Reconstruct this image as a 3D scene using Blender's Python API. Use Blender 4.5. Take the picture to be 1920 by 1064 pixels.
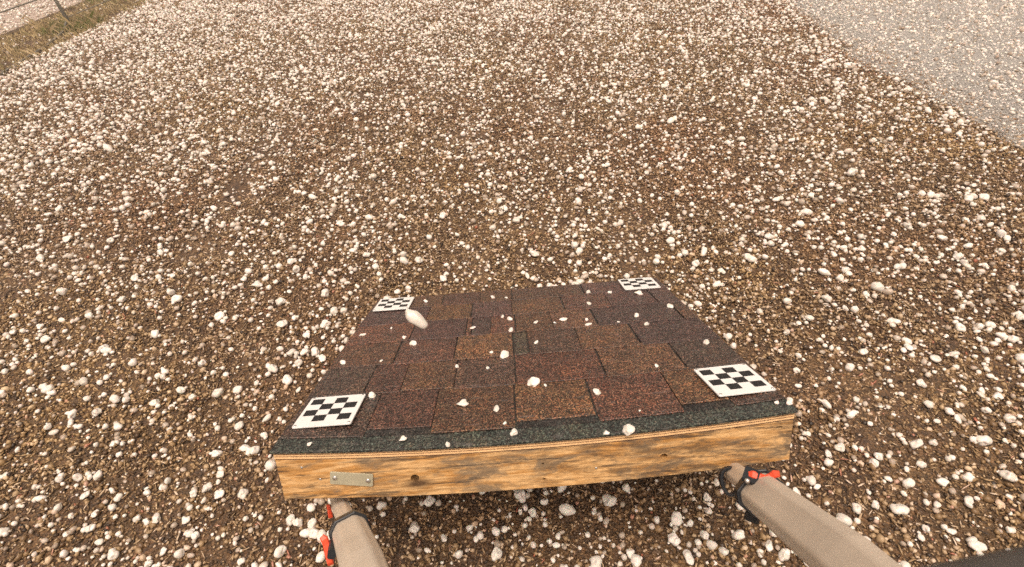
import bpy, bmesh, math, random
import numpy as np
from mathutils import Vector, Matrix

for o in list(bpy.data.objects):
    bpy.data.objects.remove(o, do_unlink=True)
SC = bpy.context.scene
COL = SC.collection
R = math.radians
rng = np.random.default_rng(7)
random.seed(7)

# ------------------------------------------------------------------ camera
PHI = R(24.6)                      # slope of the shingled panel
S = 0.82                           # the panel is one metre wide
BW, BD = 1.22 * S, 1.085 * S       # panel width, depth along the slope
FH = 0.1368 * S                    # height of its front face
Z0 = BD * math.sin(PHI) + 0.107    # height of the panel's front top edge
cp, sp = math.cos(PHI), math.sin(PHI)

def b2w(x, y, z):                  # panel coordinates (metres) -> world
    return Vector((x, y * cp + z * sp, Z0 - y * sp + z * cp))

CAM = b2w(0.580978 * S, -1.014083 * S, 0.669261 * S)
RIGHT = Vector((0.99702510, -0.05372304, -0.05527013))
DOWN = Vector((-0.07699545, -0.66109257, -0.74634329))
FWD = Vector((0.00355716, 0.74837855, -0.66326232))
FPX = 939.2

def ray(px, py):
    return FWD + RIGHT * ((px - 960) / FPX) + DOWN * ((py - 532) / FPX)
def at(px, py, d):                 # the point seen there at distance d
    return CAM + ray(px, py) * d
def on_ground(px, py, z=0.0):
    r = ray(px, py)
    return CAM + r * ((z - CAM.z) / r.z)
def on_panel(px, py, h=0.0):       # panel coordinates of the point seen there
    r = ray(px, py)
    n = Vector((0, sp, cp))
    o = b2w(0, 0, h)
    p = CAM + r * ((o - CAM).dot(n) / r.dot(n)) - b2w(0, 0, 0)
    return p.x, p.y * cp - p.z * sp
def on_face(px, py):               # x, z on the front face of the panel
    r = ray(px, py)
    n = Vector((0, cp, -sp))
    o = b2w(0, 0, 0)
    p = CAM + r * ((o - CAM).dot(n) / r.dot(n)) - o
    return p.x, p.y * sp + p.z * cp
def project(p):
    q = Vector(p) - CAM
    d = q.dot(FWD)
    return 960 + FPX * q.dot(RIGHT) / d, 532 + FPX * q.dot(DOWN) / d, d

cd = bpy.data.cameras.new('camera')
cam = bpy.data.objects.new('camera', cd)
COL.objects.link(cam)
cd.sensor_width = 36
cd.lens = 36 * FPX / 1920
cd.clip_start = 0.01
cd.clip_end = 400
cam.matrix_world = Matrix(((RIGHT.x, -DOWN.x, -FWD.x, CAM.x), (RIGHT.y, -DOWN.y, -FWD.y, CAM.y),
                           (RIGHT.z, -DOWN.z, -FWD.z, CAM.z), (0, 0, 0, 1)))
cd.dof.use_dof = True
cd.dof.focus_distance = 1.7
cd.dof.aperture_fstop = 14.0
SC.camera = cam

# ------------------------------------------------------------------ sky, sun, exposure
w = bpy.data.worlds.new('World'); SC.world = w; w.use_nodes = True
nt = w.node_tree
sky = nt.nodes.new('ShaderNodeTexSky'); sky.sky_type = 'NISHITA'; sky.sun_disc = False
sky.sun_elevation = R(70); sky.sun_rotation = R(180)
sky.air_density = 1.0; sky.dust_density = 6.0
hs = nt.nodes.new('ShaderNodeHueSaturation'); hs.inputs['Saturation'].default_value = 0.12
tint = nt.nodes.new('ShaderNodeMix'); tint.data_type = 'RGBA'; tint.blend_type = 'MULTIPLY'
tint.inputs[0].default_value = 1.0; tint.inputs[7].default_value = (1.0, 0.848, 0.705, 1)
nt.links.new(sky.outputs[0], hs.inputs['Color']); nt.links.new(hs.outputs[0], tint.inputs[6])
nt.links.new(tint.outputs[2], nt.nodes['Background'].inputs[0])
nt.nodes['Background'].inputs[1].default_value = 0.12
sd = bpy.data.lights.new('sun', 'SUN'); sd.energy = 1.2; sd.angle = R(25); sd.color = (1, 0.86, 0.75)
sun = bpy.data.objects.new('sun', sd); COL.objects.link(sun)
sun.rotation_euler = (R(3), R(-9), 0)
SC.view_settings.view_transform = 'Standard'; SC.view_settings.look = 'None'
SC.view_settings.exposure = 0.62; SC.view_settings.gamma = 1
SC.cycles.max_bounces = 5; SC.cycles.use_denoising = False
SC.cycles.use_adaptive_sampling = True; SC.cycles.adaptive_threshold = 0.01

# ------------------------------------------------------------------ helpers
def tag(o, label=None, cat=None, group=None, kind=None):
    if label: o['label'] = label
    if cat: o['category'] = cat
    if group: o['group'] = group
    if kind: o['kind'] = kind
    return o
def empty(name, loc=(0, 0, 0), rot=(0, 0, 0)):
    o = bpy.data.objects.new(name, None); COL.objects.link(o)
    o.location = loc; o.rotation_euler = rot; o.empty_display_size = 0.05
    return o
def link(name, me, mat, parent=None):
    o = bpy.data.objects.new(name, me); COL.objects.link(o)
    if mat and not me.materials: me.materials.append(mat)
    if parent: o.parent = parent
    return o
def mesh(name, verts, faces, smooth=False):
    me = bpy.data.meshes.new(name); me.from_pydata([tuple(v) for v in verts], [], faces); me.update()
    if smooth: me.shade_smooth()
    return me
def sag(x, y):                     # the old deck droops a little along its middle at the front
    u = min(max(x / BW, 0), 1)
    return -0.0215 * 4 * u * (1 - u) * max(0.0, 1 - max(y, 0) / 0.5) ** 1.5
def box(name, x0, x1, y0, y1, z0, z1, mat, parent, nx=1, ny=1, f=None, bevel=0.0, wob=0.0):
    """closed slab in nx by ny columns; f(x,y) shifts z"""
    vs, fs = [], []
    def idx(k, i, j): return k * (nx + 1) * (ny + 1) + i * (ny + 1) + j
    for k, z in enumerate((z0, z1)):
        for i in range(nx + 1):
            for j in range(ny + 1):
                x = x0 + (x1 - x0) * i / nx; y = y0 + (y1 - y0) * j / ny
                zz = z(x, y) if callable(z) else z
                if wob:
                    x += random.uniform(-wob, wob); y += random.uniform(-wob, wob)
                vs.append((x, y, zz + (f(x, y) if f else 0)))
    for i in range(nx):
        for j in range(ny):
            fs.append((idx(1, i, j), idx(1, i + 1, j), idx(1, i + 1, j + 1), idx(1, i, j + 1)))
            fs.append((idx(0, i, j), idx(0, i, j + 1), idx(0, i + 1, j + 1), idx(0, i + 1, j)))
    for i in range(nx):
        fs.append((idx(0, i, 0), idx(0, i + 1, 0), idx(1, i + 1, 0), idx(1, i, 0)))
        fs.append((idx(0, i + 1, ny), idx(0, i, ny), idx(1, i, ny), idx(1, i + 1, ny)))
    for j in range(ny):
        fs.append((idx(0, 0, j + 1), idx(0, 0, j), idx(1, 0, j), idx(1, 0, j + 1)))
        fs.append((idx(0, nx, j), idx(0, nx, j + 1), idx(1, nx, j + 1), idx(1, nx, j)))
    o = link(name, mesh(name, vs, fs), mat, parent)
    if bevel:
        m = o.modifiers.new('bevel', 'BEVEL'); m.width = bevel; m.segments = 2; m.limit_method = 'ANGLE'; m.angle_limit = R(50)
    return o
def frame_of(a, b, up=Vector((0, 0, 1))):
    t = (b - a).normalized(); s = t.cross(up).normalized(); n = s.cross(t)
    return t, s, n
def sweep(name, pts, prof, mat, parent=None, up=Vector((0, 0, 1)), smooth=False, cap=True, scales=None):
    """profile (list of (s, n)) swept along world points"""
    pts = [Vector(p) for p in pts]; vs, fs = [], []; k = len(prof)
    for i, p in enumerate(pts):
        a = pts[max(i - 1, 0)]; b = pts[min(i + 1, len(pts) - 1)]
        t, s, n = frame_of(a, b, up); q = scales[i] if scales else 1
        for (u, v) in prof: vs.append(p + s * u * q + n * v * q)
    for i in range(len(pts) - 1):
        for j in range(k):
            fs.append((i * k + j, i * k + (j + 1) % k, (i + 1) * k + (j + 1) % k, (i + 1) * k + j))
    if cap:
        fs.append(tuple(range(k))[::-1]); fs.append(tuple((len(pts) - 1) * k + j for j in range(k)))
    return link(name, mesh(name, vs, fs, smooth), mat, parent)
def ring(r, n=24, sx=1.0, sy=1.0):
    return [(r * sx * math.cos(2 * math.pi * i / n), r * sy * math.sin(2 * math.pi * i / n)) for i in range(n)]

# ------------------------------------------------------------------ materials
class NT:
    def __init__(s, name):
        s.m = bpy.data.materials.new(name); s.m.use_nodes = True; s.t = s.m.node_tree
        s.b = s.t.nodes['Principled BSDF']
    def n(s, kind, **kw):
        x = s.t.nodes.new(kind)
        for k, v in kw.items():
            if k.startswith('i_'): x.inputs[k[2:].replace('_', ' ')].default_value = v
            else: setattr(x, k, v)
        return x
    def l(s, a, b): s.t.links.new(a, b)
    def ramp(s, fac, stops, mode='LINEAR'):
        r = s.n('ShaderNodeValToRGB'); e = r.color_ramp.elements; r.color_ramp.interpolation = mode
        while len(e) < len(stops): e.new(0.5)
        for q, (p, c) in zip(e, stops): q.position = p; q.color = (*c, 1) if len(c) == 3 else c
        s.l(fac, r.inputs[0]); return r.outputs[0]
    def mix(s, fac, a, b, mode='MIX'):
        x = s.n('ShaderNodeMix', data_type='RGBA', blend_type=mode)
        for v, i in ((fac, 0), (a, 6), (b, 7)):
            if hasattr(v, 'links') or hasattr(v, 'is_linked'): s.l(v, x.inputs[i])
            else: x.inputs[i].default_value = v if i == 0 else (*v, 1)
        return x.outputs[2]
    def noise(s, vec, scale, detail=4, rough=0.6, dist=0.0):
        x = s.n('ShaderNodeTexNoise'); x.inputs['Scale'].default_value = scale; x.inputs['Detail'].default_value = detail
        x.inputs['Roughness'].default_value = rough; x.inputs['Distortion'].default_value = dist
        if vec is not None: s.l(vec, x.inputs['Vector'])
        return x.outputs['Fac']
    def geo(s): return s.n('ShaderNodeNewGeometry').outputs['Position']
    def obj(s): return s.n('ShaderNodeTexCoord').outputs['Object']
    def mapped(s, vec, scale=(1, 1, 1), loc=(0, 0, 0)):
        x = s.n('ShaderNodeMapping'); x.inputs['Scale'].default_value = scale; x.inputs['Location'].default_value = loc
        s.l(vec, x.inputs['Vector']); return x.outputs[0]
    def col(s, v):
        if hasattr(v, 'is_linked'): s.l(v, s.b.inputs['Base Color'])
        else: s.b.inputs['Base Color'].default_value = (*v, 1)
    def rough(s, v):
        if hasattr(v, 'is_linked'): s.l(v, s.b.inputs['Roughness'])
        else: s.b.inputs['Roughness'].default_value = v
    def bump(s, h, strength=0.5, dist=0.002):
        x = s.n('ShaderNodeBump'); x.inputs['Strength'].default_value = strength; x.inputs['Distance'].default_value = dist
        s.l(h, x.inputs['Height']); s.l(x.outputs[0], s.b.inputs['Normal'])

def m_soil():
    m = NT('brown_soil'); g = m.geo()
    big = m.noise(g, 0.9, 5, 0.65); mid = m.noise(g, 9, 4)
    v = m.n('ShaderNodeTexVoronoi'); v.inputs['Scale'].default_value = 150; m.l(g, v.inputs['Vector'])
    c = m.ramp(big, [(0.3, (0.112, 0.060, 0.028)), (0.5, (0.140, 0.080, 0.037)), (0.7, (0.15, 0.094, 0.041))])
    c = m.mix(m.ramp(mid, [(0.35, (0, 0, 0)), (0.7, (1, 1, 1))]), c, (0.09, 0.05, 0.028))
    cell = m.ramp(v.outputs['Color'], [(0.1, (0.25, 0.25, 0.25)), (0.6, (1, 1, 1)), (0.95, (2.0, 1.9, 1.75))])
    m.col(m.mix(0.85, c, cell, 'MULTIPLY')); m.rough(0.6); m.bump(v.outputs['Distance'], 1.0, 0.006); return m.m
def m_gravel():
    m = NT('brown_gravel'); g = m.geo()
    a = m.n('ShaderNodeAttribute', attribute_name='tone').outputs['Fac']
    big = m.noise(g, 0.8, 4, 0.6)
    c1 = m.ramp(a, [(0.0, (0.022, 0.013, 0.008)), (0.20, (0.10, 0.055, 0.026)), (0.42, (0.22, 0.138, 0.068)),
                    (0.66, (0.31, 0.208, 0.112)), (0.85, (0.40, 0.285, 0.175)), (0.93, (0.56, 0.43, 0.31)), (0.975, (0.64, 0.52, 0.42)), (1.0, (0.34, 0.11, 0.06))])
    k = m.ramp(big, [(0.3, (0.95, 0.76, 0.64)), (0.5, (1, 1, 1)), (0.7, (1.18, 1.12, 0.88))])
    m.col(m.mix(1.0, c1, k, 'MULTIPLY')); m.rough(0.42); return m.m
def m_grit():
    m = NT('grey_road_grit'); a = m.n('ShaderNodeAttribute', attribute_name='tone').outputs['Fac']
    m.col(m.ramp(a, [(0.0, (0.20, 0.18, 0.16)), (0.3, (0.32, 0.305, 0.285)), (0.7, (0.45, 0.43, 0.405)), (0.9, (0.60, 0.575, 0.54)), (1.0, (0.78, 0.74, 0.70))])); m.rough(0.5); return m.m
def m_hail(name='hail_ice', wet=0.0):
    m = NT(name); o = m.n('ShaderNodeObjectInfo').outputs['Random']
    tc = m.obj(); n = m.noise(tc, 2.2, 3)
    if wet: c = m.ramp(o, [(0.0, (0.66, 0.61, 0.55)), (0.5, (0.78, 0.73, 0.67)), (1.0, (0.85, 0.79, 0.73))])
    else: c = m.ramp(o, [(0.0, (0.27, 0.20, 0.14)), (0.18, (0.42, 0.34, 0.27)), (0.38, (0.64, 0.57, 0.50)), (0.62, (0.79, 0.735, 0.67)), (1.0, (0.86, 0.80, 0.74))])
    c = m.mix(m.ramp(n, [(0.35, (0.25,) * 3), (0.62, (0, 0, 0))]), c, (0.50, 0.46, 0.42))
    m.col(c); m.rough(0.30); m.b.inputs['Subsurface Weight'].default_value = 0.12
    m.b.inputs['Subsurface Scale'].default_value = 0.006; m.bump(n, 0.3, 0.002); return m.m
def m_road():
    m = NT('pale_asphalt'); g = m.geo()
    a = m.noise(g, 1.5, 5); b = m.noise(g, 75, 4, 0.8)
    c = m.ramp(a, [(0.3, (0.30, 0.285, 0.27)), (0.7, (0.40, 0.385, 0.365))])
    c = m.mix(m.ramp(b, [(0.38, (0.9,) * 3), (0.52, (0,) * 3)]), c, (0.22, 0.20, 0.18))
    c = m.mix(m.ramp(b, [(0.52, (0,) * 3), (0.66, (0.8,) * 3)]), c, (0.52, 0.48, 0.44))
    m.col(c); m.rough(0.4); m.bump(b, 1.0, 0.012); return m.m
def m_concrete():
    m = NT('pinkish_concrete'); g = m.geo()
    a = m.noise(g, 2.2, 6); b = m.noise(g, 40, 3)
    c = m.ramp(a, [(0.3, (0.32, 0.25, 0.21)), (0.7, (0.44, 0.355, 0.30))])
    c = m.mix(m.ramp(b, [(0.3, (0.4,) * 3), (0.5, (0,) * 3)]), c, (0.25, 0.19, 0.15))
    m.col(c); m.rough(0.6); return m.m
def m_wood(name, base, light, dark, weather=0.5, axis=0):
    m = NT(name); t = m.obj()
    sc = [24, 24, 24]; sc[axis] = 3.0
    st = m.mapped(t, tuple(sc))
    grain = m.noise(st, 2.4, 6, 0.65, 0.6)
    fine = m.noise(m.mapped(t, tuple(v * 5 for v in sc)), 1.6, 4, 0.7)
    blot = m.noise(m.mapped(t, (9, 9, 22) if axis == 0 else (14, 9, 14)), 1.0, 5, 0.7, 0.5)
    c = m.ramp(grain, [(0.28, dark), (0.42, base), (0.56, light), (0.72, base)])
    c = m.mix(m.ramp(fine, [(0.40, (0.6,) * 3), (0.55, (0,) * 3)]), c, tuple(v * 0.55 for v in base))
    w_ = m.ramp(blot, [(0.50, (0,) * 3), (0.62, (weather,) * 3)])
    c = m.mix(w_, c, (0.20, 0.15, 0.10))
    stain = m.noise(m.mapped(t, (5, 5, 60) if axis == 0 else (30, 5, 30), (3, 1, 2)), 1.3, 5, 0.75)
    c = m.mix(m.ramp(stain, [(0.535, (0,) * 3), (0.61, (0.75 * weather + 0.1,) * 3)]), c, (0.045, 0.036, 0.030))
    if axis == 0:                   # the right end of the old board is stained darker
        sx = m.n('ShaderNodeSeparateXYZ'); m.l(t, sx.inputs[0])
        end = m.ramp(sx.outputs[0], [(0.25, (0.15,) * 3), (0.75, (0.75,) * 3)])
        sp2 = m.noise(m.mapped(t, (8, 8, 30), (5, 2, 1)), 1.6, 6, 0.78)
        c = m.mix(m.mix(1.0, end, m.ramp(sp2, [(0.47, (0,) * 3), (0.60, (1,) * 3)]), 'MULTIPLY'), c, (0.085, 0.062, 0.042))
    # knots
    v = m.n('ShaderNodeTexVoronoi'); v.inputs['Scale'].default_value = 1.0
    m.l(m.mapped(t, (4.2, 6, 11) if axis == 0 else (9, 4.5, 9), (0.3, 0.2, 0.55)), v.inputs['Vector'])
    c = m.mix(m.ramp(v.outputs['Distance'], [(0.05, (0.92,) * 3), (0.10, (0.5,) * 3), (0.17, (0,) * 3)]), c, (0.06, 0.028, 0.012))
    m.col(c); m.rough(m.ramp(grain, [(0.3, (0.42,) * 3), (0.7, (0.65,) * 3)])); m.bump(fine, 0.55, 0.0015); return m.m
def m_shingle():
    m = NT('granule_shingle'); t = m.n('ShaderNodeTexCoord').outputs['Object']
    oc = m.n('ShaderNodeObjectInfo').outputs['Color']
    v = m.n('ShaderNodeTexVoronoi'); v.inputs['Scale'].default_value = 430; m.l(t, v.inputs['Vector'])
    gr = m.ramp(v.outputs['Color'], [(0.2, (0.15,) * 3), (0.42, (0.55,) * 3), (0.58, (1.0,) * 3), (0.72, (2.0, 1.95, 1.8)), (0.85, (3.7, 3.7, 3.5))])
    c = m.mix(1.0, oc, gr, 'MULTIPLY')
    v2 = m.n('ShaderNodeTexVoronoi'); v2.inputs['Scale'].default_value = 300; m.l(t, v2.inputs['Vector'])
    hue = m.ramp(v2.outputs['Color'], [(0.2, (1.25, 0.8, 0.7)), (0.5, (1, 1, 1)), (0.8, (0.85, 1.0, 0.9))])
    c = m.mix(0.7, c, hue, 'MULTIPLY')
    big = m.noise(t, 14, 4, 0.7)
    c = m.mix(1.0, c, m.ramp(big, [(0.3, (0.62, 0.6, 0.62)), (0.5, (1, 1, 1)), (0.72, (1.45, 1.3, 1.05))]), 'MULTIPLY')
    sc = m.noise(m.mapped(t, (10, 60, 10)), 1.5, 5, 0.75)
    c = m.mix(m.ramp(sc, [(0.57, (0,) * 3), (0.70, (0.42,) * 3)]), c, (0.19, 0.165, 0.16))
    m.col(c); m.rough(m.ramp(big, [(0.35, (0.28,) * 3), (0.65, (0.52,) * 3)])); m.bump(v.outputs['Distance'], 0.6, 0.0010); return m.m
def m_plain(name, col, rough=0.5, metal=0.0, var=0.12, scale=40, dirt=None, bump=0.0):
    m = NT(name); t = m.obj(); n = m.noise(t, scale, 4)
    c = m.ramp(n, [(0.3, tuple(v * (1 - var) for v in col)), (0.7, tuple(min(1, v * (1 + var)) for v in col))])
    if dirt:
        d = m.noise(t, scale * 0.45, 5, 0.75)
        c = m.mix(m.ramp(d, [(dirt[1], (0,) * 3), (dirt[1] + 0.06, (0.75,) * 3)]), c, dirt[0])
    m.col(c); m.rough(rough); m.b.inputs['Metallic'].default_value = metal
    if bump: m.bump(n, bump, 0.001)
    return m.m
def m_grass():
    m = NT('dry_grass'); a = m.n('ShaderNodeAttribute', attribute_name='tone').outputs['Fac']
    m.col(m.ramp(a, [(0, (0.26, 0.19, 0.085)), (0.35, (0.48, 0.36, 0.18)), (0.7, (0.60, 0.46, 0.27)), (0.9, (0.17, 0.18, 0.04))])); m.rough(0.6); return m.m

M_SOIL, M_GRAVEL, M_HAIL, M_HAILB, M_ROAD, M_CONC = m_soil(), m_gravel(), m_hail(), m_hail('large_hail_ice', 1.0), m_road(), m_concrete()
M_WOOD = m_wood('weathered_lumber', (0.56, 0.285, 0.085), (0.78, 0.50, 0.235), (0.17, 0.07, 0.022), 0.85)
M_WOOD_Y = m_wood('weathered_side_lumber', (0.43, 0.235, 0.085), (0.58, 0.37, 0.165), (0.22, 0.105, 0.04), 0.6, 1)
M_PLY = m_plain('plywood_pale_ply', (0.80, 0.52, 0.27), 0.55, 0, 0.18, 30)
M_PLYD = m_plain('plywood_dark_ply', (0.085, 0.028, 0.012), 0.6, 0, 0.3, 30)
M_SHING = m_shingle()
M_WHITE = m_plain('white_plastic', (0.78, 0.77, 0.76), 0.35, 0, 0.04, 30, ((0.45, 0.40, 0.34), 0.66))
M_BLACKP = m_plain('black_print', (0.010, 0.0095, 0.011), 0.5, 0, 0.3, 60, ((0.10, 0.095, 0.09), 0.66))
M_METAL = m_plain('galvanised_metal', (0.44, 0.41, 0.30), 0.38, 0.15, 0.08, 25)
M_SCREW = m_plain('screw_metal', (0.62, 0.60, 0.57), 0.25, 0.9, 0.1, 60)
M_LEG = m_plain('beige_painted_aluminium', (0.56, 0.475, 0.385), 0.38, 0.0, 0.08, 14, ((0.16, 0.12, 0.085), 0.66), 0.1)
M_CLAMP = m_plain('black_clamp_plastic', (0.012, 0.014, 0.018), 0.32, 0, 0.3, 40)
M_RED = m_plain('red_lever_plastic', (0.72, 0.085, 0.035), 0.35, 0, 0.1, 40)
M_DARK = m_plain('dark_grey_arm', (0.045, 0.040, 0.036), 0.5, 0, 0.25, 30)
M_POST = m_plain('galvanised_post', (0.42, 0.41, 0.38), 0.5, 0.1, 0.15, 20)
M_PIPE = m_plain('grey_wire', (0.20, 0.18, 0.15), 0.55, 0.2, 0.15, 20)
M_GRASS = m_grass()

# ------------------------------------------------------------------ ground, road, pavement
GX0, GX1 = -3.95, 3.12             # the gravel bed between the fence and the road
def hgt(x, y):
    k = np.clip((x - GX0) / 0.6, 0, 1) * np.clip((GX1 - 0.1 - x) / 0.6, 0, 1)
    return k * 0.009 * (np.sin(1.9 * x + 0.8 * y) * np.cos(1.3 * y - 0.6 * x) + 0.15 * np.sin(4.7 * x - 3.1 * y + 1) )
def grid_axis(a, b, step, far, n):
    mid = np.arange(a, b + 1e-6, step)
    out = np.geomspace(0.5, far, n)
    return np.concatenate([a - out[::-1], mid, b + out])
ax, ay = grid_axis(-5, 4, 0.12, 190, 12), grid_axis(-2, 10, 0.12, 190, 12)
gx, gy = np.meshgrid(ax, ay, indexing='ij')
gv = np.stack([gx, gy, hgt(gx, gy)], -1).reshape(-1, 3)
ny_ = len(ay)
gf = [(i * ny_ + j, (i + 1) * ny_ + j, (i + 1) * ny_ + j + 1, i * ny_ + j + 1) for i in range(len(ax) - 1) for j in range(ny_ - 1)]
tag(link('ground', mesh('ground', gv.tolist(), gf, True), M_SOIL), kind='structure')

def edge_x(y):                     # the road's ragged edge
    return 3.14 + 0.05 * math.sin(y * 1.7) + 0.035 * math.sin(y * 5.3 + 1) + 0.022 * math.sin(y * 17.3) + 0.03 * math.sin(y * 9.1 + 2) + 0.16 * max(0, y - 3.6) ** 1.3
ys = np.concatenate([np.linspace(-30, -2, 15), np.arange(-1.9, 11, 0.07), np.linspace(11.5, 60, 20)])
rv, rf = [], []
for i, y in enumerate(ys):
    e = edge_x(y) + random.uniform(-0.03, 0.03)
    rv += [(e, y, 0.001), (e + 0.06, y, 0.006), (e + 1.2, y, 0.009), (16, y, 0.009)]
    if i:
        for k in range(3): rf.append(((i - 1) * 4 + k, (i - 1) * 4 + k + 1, i * 4 + k + 1, i * 4 + k))
tag(link('road', mesh('road', rv, rf), M_ROAD), kind='structure')
# pale slabs beyond the fence, joints between them
pav = empty('pavement'); tag(pav, kind='structure')
px0 = -4.86
for r_ in range(3):
    for q in range(9):
        y0 = 1.0 + q * 1.5; x1 = px0 - r_ * 1.5
        vs = [(x1 - 1.488, y0, 0), (x1, y0, 0), (x1, y0 + 1.488, 0), (x1 - 1.488, y0 + 1.488, 0)]
        vs = vs + [(a, b, 0.03) for a, b, _ in vs]
        link('slab', mesh('slab', vs, [(4, 5, 6, 7), (0, 1, 5, 4), (1, 2, 6, 5), (2, 3, 7, 6), (3, 0, 4, 7)]), M_CONC, pav)

# ------------------------------------------------------------------ the rainy air
hz_m = bpy.data.materials.new('haze'); hz_m.use_nodes = True
ht = hz_m.node_tree; ht.nodes.clear()
pv = ht.nodes.new('ShaderNodeVolumePrincipled'); pv.inputs['Density'].default_value = 0.009; pv.inputs['Color'].default_value = (0.92, 0.90, 0.88, 1); pv.inputs['Anisotropy'].default_value = 0.2
mo = ht.nodes.new('ShaderNodeOutputMaterial'); ht.links.new(pv.outputs[0], mo.inputs['Volume'])
hzv = [(x, y, z) for z in (-1.0, 2.2) for x, y in ((-205, -205), (210, -205), (210, 215), (-205, 215))]
tag(link('haze', mesh('haze', hzv, [(3, 2, 1, 0), (4, 5, 6, 7), (0, 1, 5, 4), (1, 2, 6, 5), (2, 3, 7, 6), (3, 0, 4, 7)]), hz_m), 'thin pale rainy haze over the whole place', 'haze', None, 'stuff')

# ------------------------------------------------------------------ gravel: patches of pebbles, instanced over the bed
ICO_V, ICO_F = None, None
bm = bmesh.new(); bmesh.ops.create_icosphere(bm, subdivisions=1, radius=1)
ICO_V = np.array([v.co[:] for v in bm.verts]); ICO_F = np.array([[v.index for v in f.verts] for f in bm.faces]); bm.free()

def rand_rot(n):
    q = rng.normal(size=(n, 4)); q /= np.linalg.norm(q, axis=1)[:, None]
    a, b, c, d = q.T
    return np.stack([1 - 2 * (c * c + d * d), 2 * (b * c - a * d), 2 * (b * d + a * c), 2 * (b * c + a * d), 1 - 2 * (b * b + d * d), 2 * (c * d - a * b),
                     2 * (b * d - a * c), 2 * (c * d + a * b), 1 - 2 * (b * b + c * c)], 1).reshape(n, 3, 3)
PS = 0.5
def patch(name, n, n_chip, mat=None):
    tot = n + n_chip
    s = np.empty((tot, 3))
    r = np.clip(rng.lognormal(math.log(0.0034), 0.40, n), 0.002, 0.010)
    s[:n] = r[:, None] * rng.uniform(0.6, 1.25, (n, 3))
    s[n:, 0] = rng.uniform(0.006, 0.014, n_chip); s[n:, 1] = rng.uniform(0.0012, 0.003, n_chip); s[n:, 2] = rng.uniform(0.0008, 0.002, n_chip)
    base = ICO_V[None] * (1 + rng.uniform(-0.32, 0.32, (tot, len(ICO_V), 1)))
    v = base * s[:, None, :]
    Rm = rand_rot(tot)
    a = rng.uniform(0, 2 * math.pi, n_chip); t = rng.uniform(-0.5, 0.5, n_chip)
    Rc = np.zeros((n_chip, 3, 3)); Rc[:, 0, 0] = np.cos(a) * np.cos(t); Rc[:, 0, 1] = -np.sin(a); Rc[:, 1, 0] = np.sin(a) * np.cos(t); Rc[:, 1, 1] = np.cos(a)
    Rc[:, 2, 0] = np.sin(t); Rc[:, 2, 2] = 1
    Rm[n:] = Rc
    v = np.einsum('nij,nkj->nki', Rm, v)
    pos = np.zeros((tot, 3)); pos[:, :2] = rng.uniform(-PS / 2, PS / 2, (tot, 2)); pos[:, 2] = np.minimum(s.min(1), 0.006) * rng.uniform(0.1, 0.9, tot)
    pos[n:, 2] = rng.uniform(0.002, 0.007, n_chip)
    v += pos[:, None, :]
    fs = (ICO_F[None] + (np.arange(tot) * len(ICO_V))[:, None, None]).reshape(-1, 3)
    me = bpy.data.meshes.new(name); nv = tot * len(ICO_V); nf = len(fs)
    me.vertices.add(nv); me.vertices.foreach_set('co', v.reshape(-1))
    me.loops.add(nf * 3); me.loops.foreach_set('vertex_index', fs.reshape(-1))
    me.polygons.add(nf); me.polygons.foreach_set('loop_start', np.arange(nf) * 3); me.polygons.foreach_set('loop_total', np.full(nf, 3))
    at_ = me.attributes.new('tone', 'FLOAT', 'FACE'); tone = rng.uniform(0, 1, tot); at_.data.foreach_set('value', np.repeat(tone, len(ICO_F)))
    me.update(calc_edges=True); me.materials.append(mat or M_GRAVEL)
    return me
# coarse icosphere: 20 faces only for pebbles
bm = bmesh.new(); bmesh.ops.create_icosphere(bm, subdivisions=1, radius=1)
bm.free()

def gn_points(name, pts, rot, scl, idx, sources, mat=None):
    """one object: point cloud with an instance of one of the source meshes on every point"""
    me = bpy.data.meshes.new(name); me.vertices.add(len(pts)); me.vertices.foreach_set('co', np.asarray(pts, dtype=np.float32).reshape(-1))
    a = me.attributes.new('rotv', 'FLOAT_VECTOR', 'POINT'); a.data.foreach_set('vector', np.asarray(rot, dtype=np.float32).reshape(-1))
    a = me.attributes.new('sclv', 'FLOAT_VECTOR', 'POINT'); a.data.foreach_set('vector', np.asarray(scl, dtype=np.float32).reshape(-1))
    a = me.attributes.new('pick', 'INT', 'POINT'); a.data.foreach_set('value', np.asarray(idx, dtype=np.int32))
    me.update()
    o = bpy.data.objects.new(name, me); COL.objects.link(o)
    g = bpy.data.node_groups.new(name, 'GeometryNodeTree')
    g.interface.new_socket('Geometry', in_out='INPUT', socket_type='NodeSocketGeometry')
    g.interface.new_socket('Geometry', in_out='OUTPUT', socket_type='NodeSocketGeometry')
    N = g.nodes.new; i_ = N('NodeGroupInput'); o_ = N('NodeGroupOutput')
    join = N('GeometryNodeJoinGeometry')
    for s in reversed(sources):
        s(g, join)
    iop = N('GeometryNodeInstanceOnPoints'); iop.inputs['Pick Instance'].default_value = True
    def attr(nm, ty):
        q = N('GeometryNodeInputNamedAttribute'); q.data_type = ty; q.inputs['Name'].default_value = nm
        return next(x for x in q.outputs if x.enabled and x.name == 'Attribute')
    g.links.new(i_.outputs[0], iop.inputs['Points']); g.links.new(join.outputs[0], iop.inputs['Instance'])
    e2r = N('FunctionNodeEulerToRotation'); g.links.new(attr('rotv', 'FLOAT_VECTOR'), e2r.inputs[0]); g.links.new(e2r.outputs[0], iop.inputs['Rotation'])
    g.links.new(attr('sclv', 'FLOAT_VECTOR'), iop.inputs['Scale']); g.links.new(attr('pick', 'INT'), iop.inputs['Instance Index'])
    g.links.new(iop.outputs[0], o_.inputs[0])
    md = o.modifiers.new('scatter', 'NODES'); md.node_group = g
    return o
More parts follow.
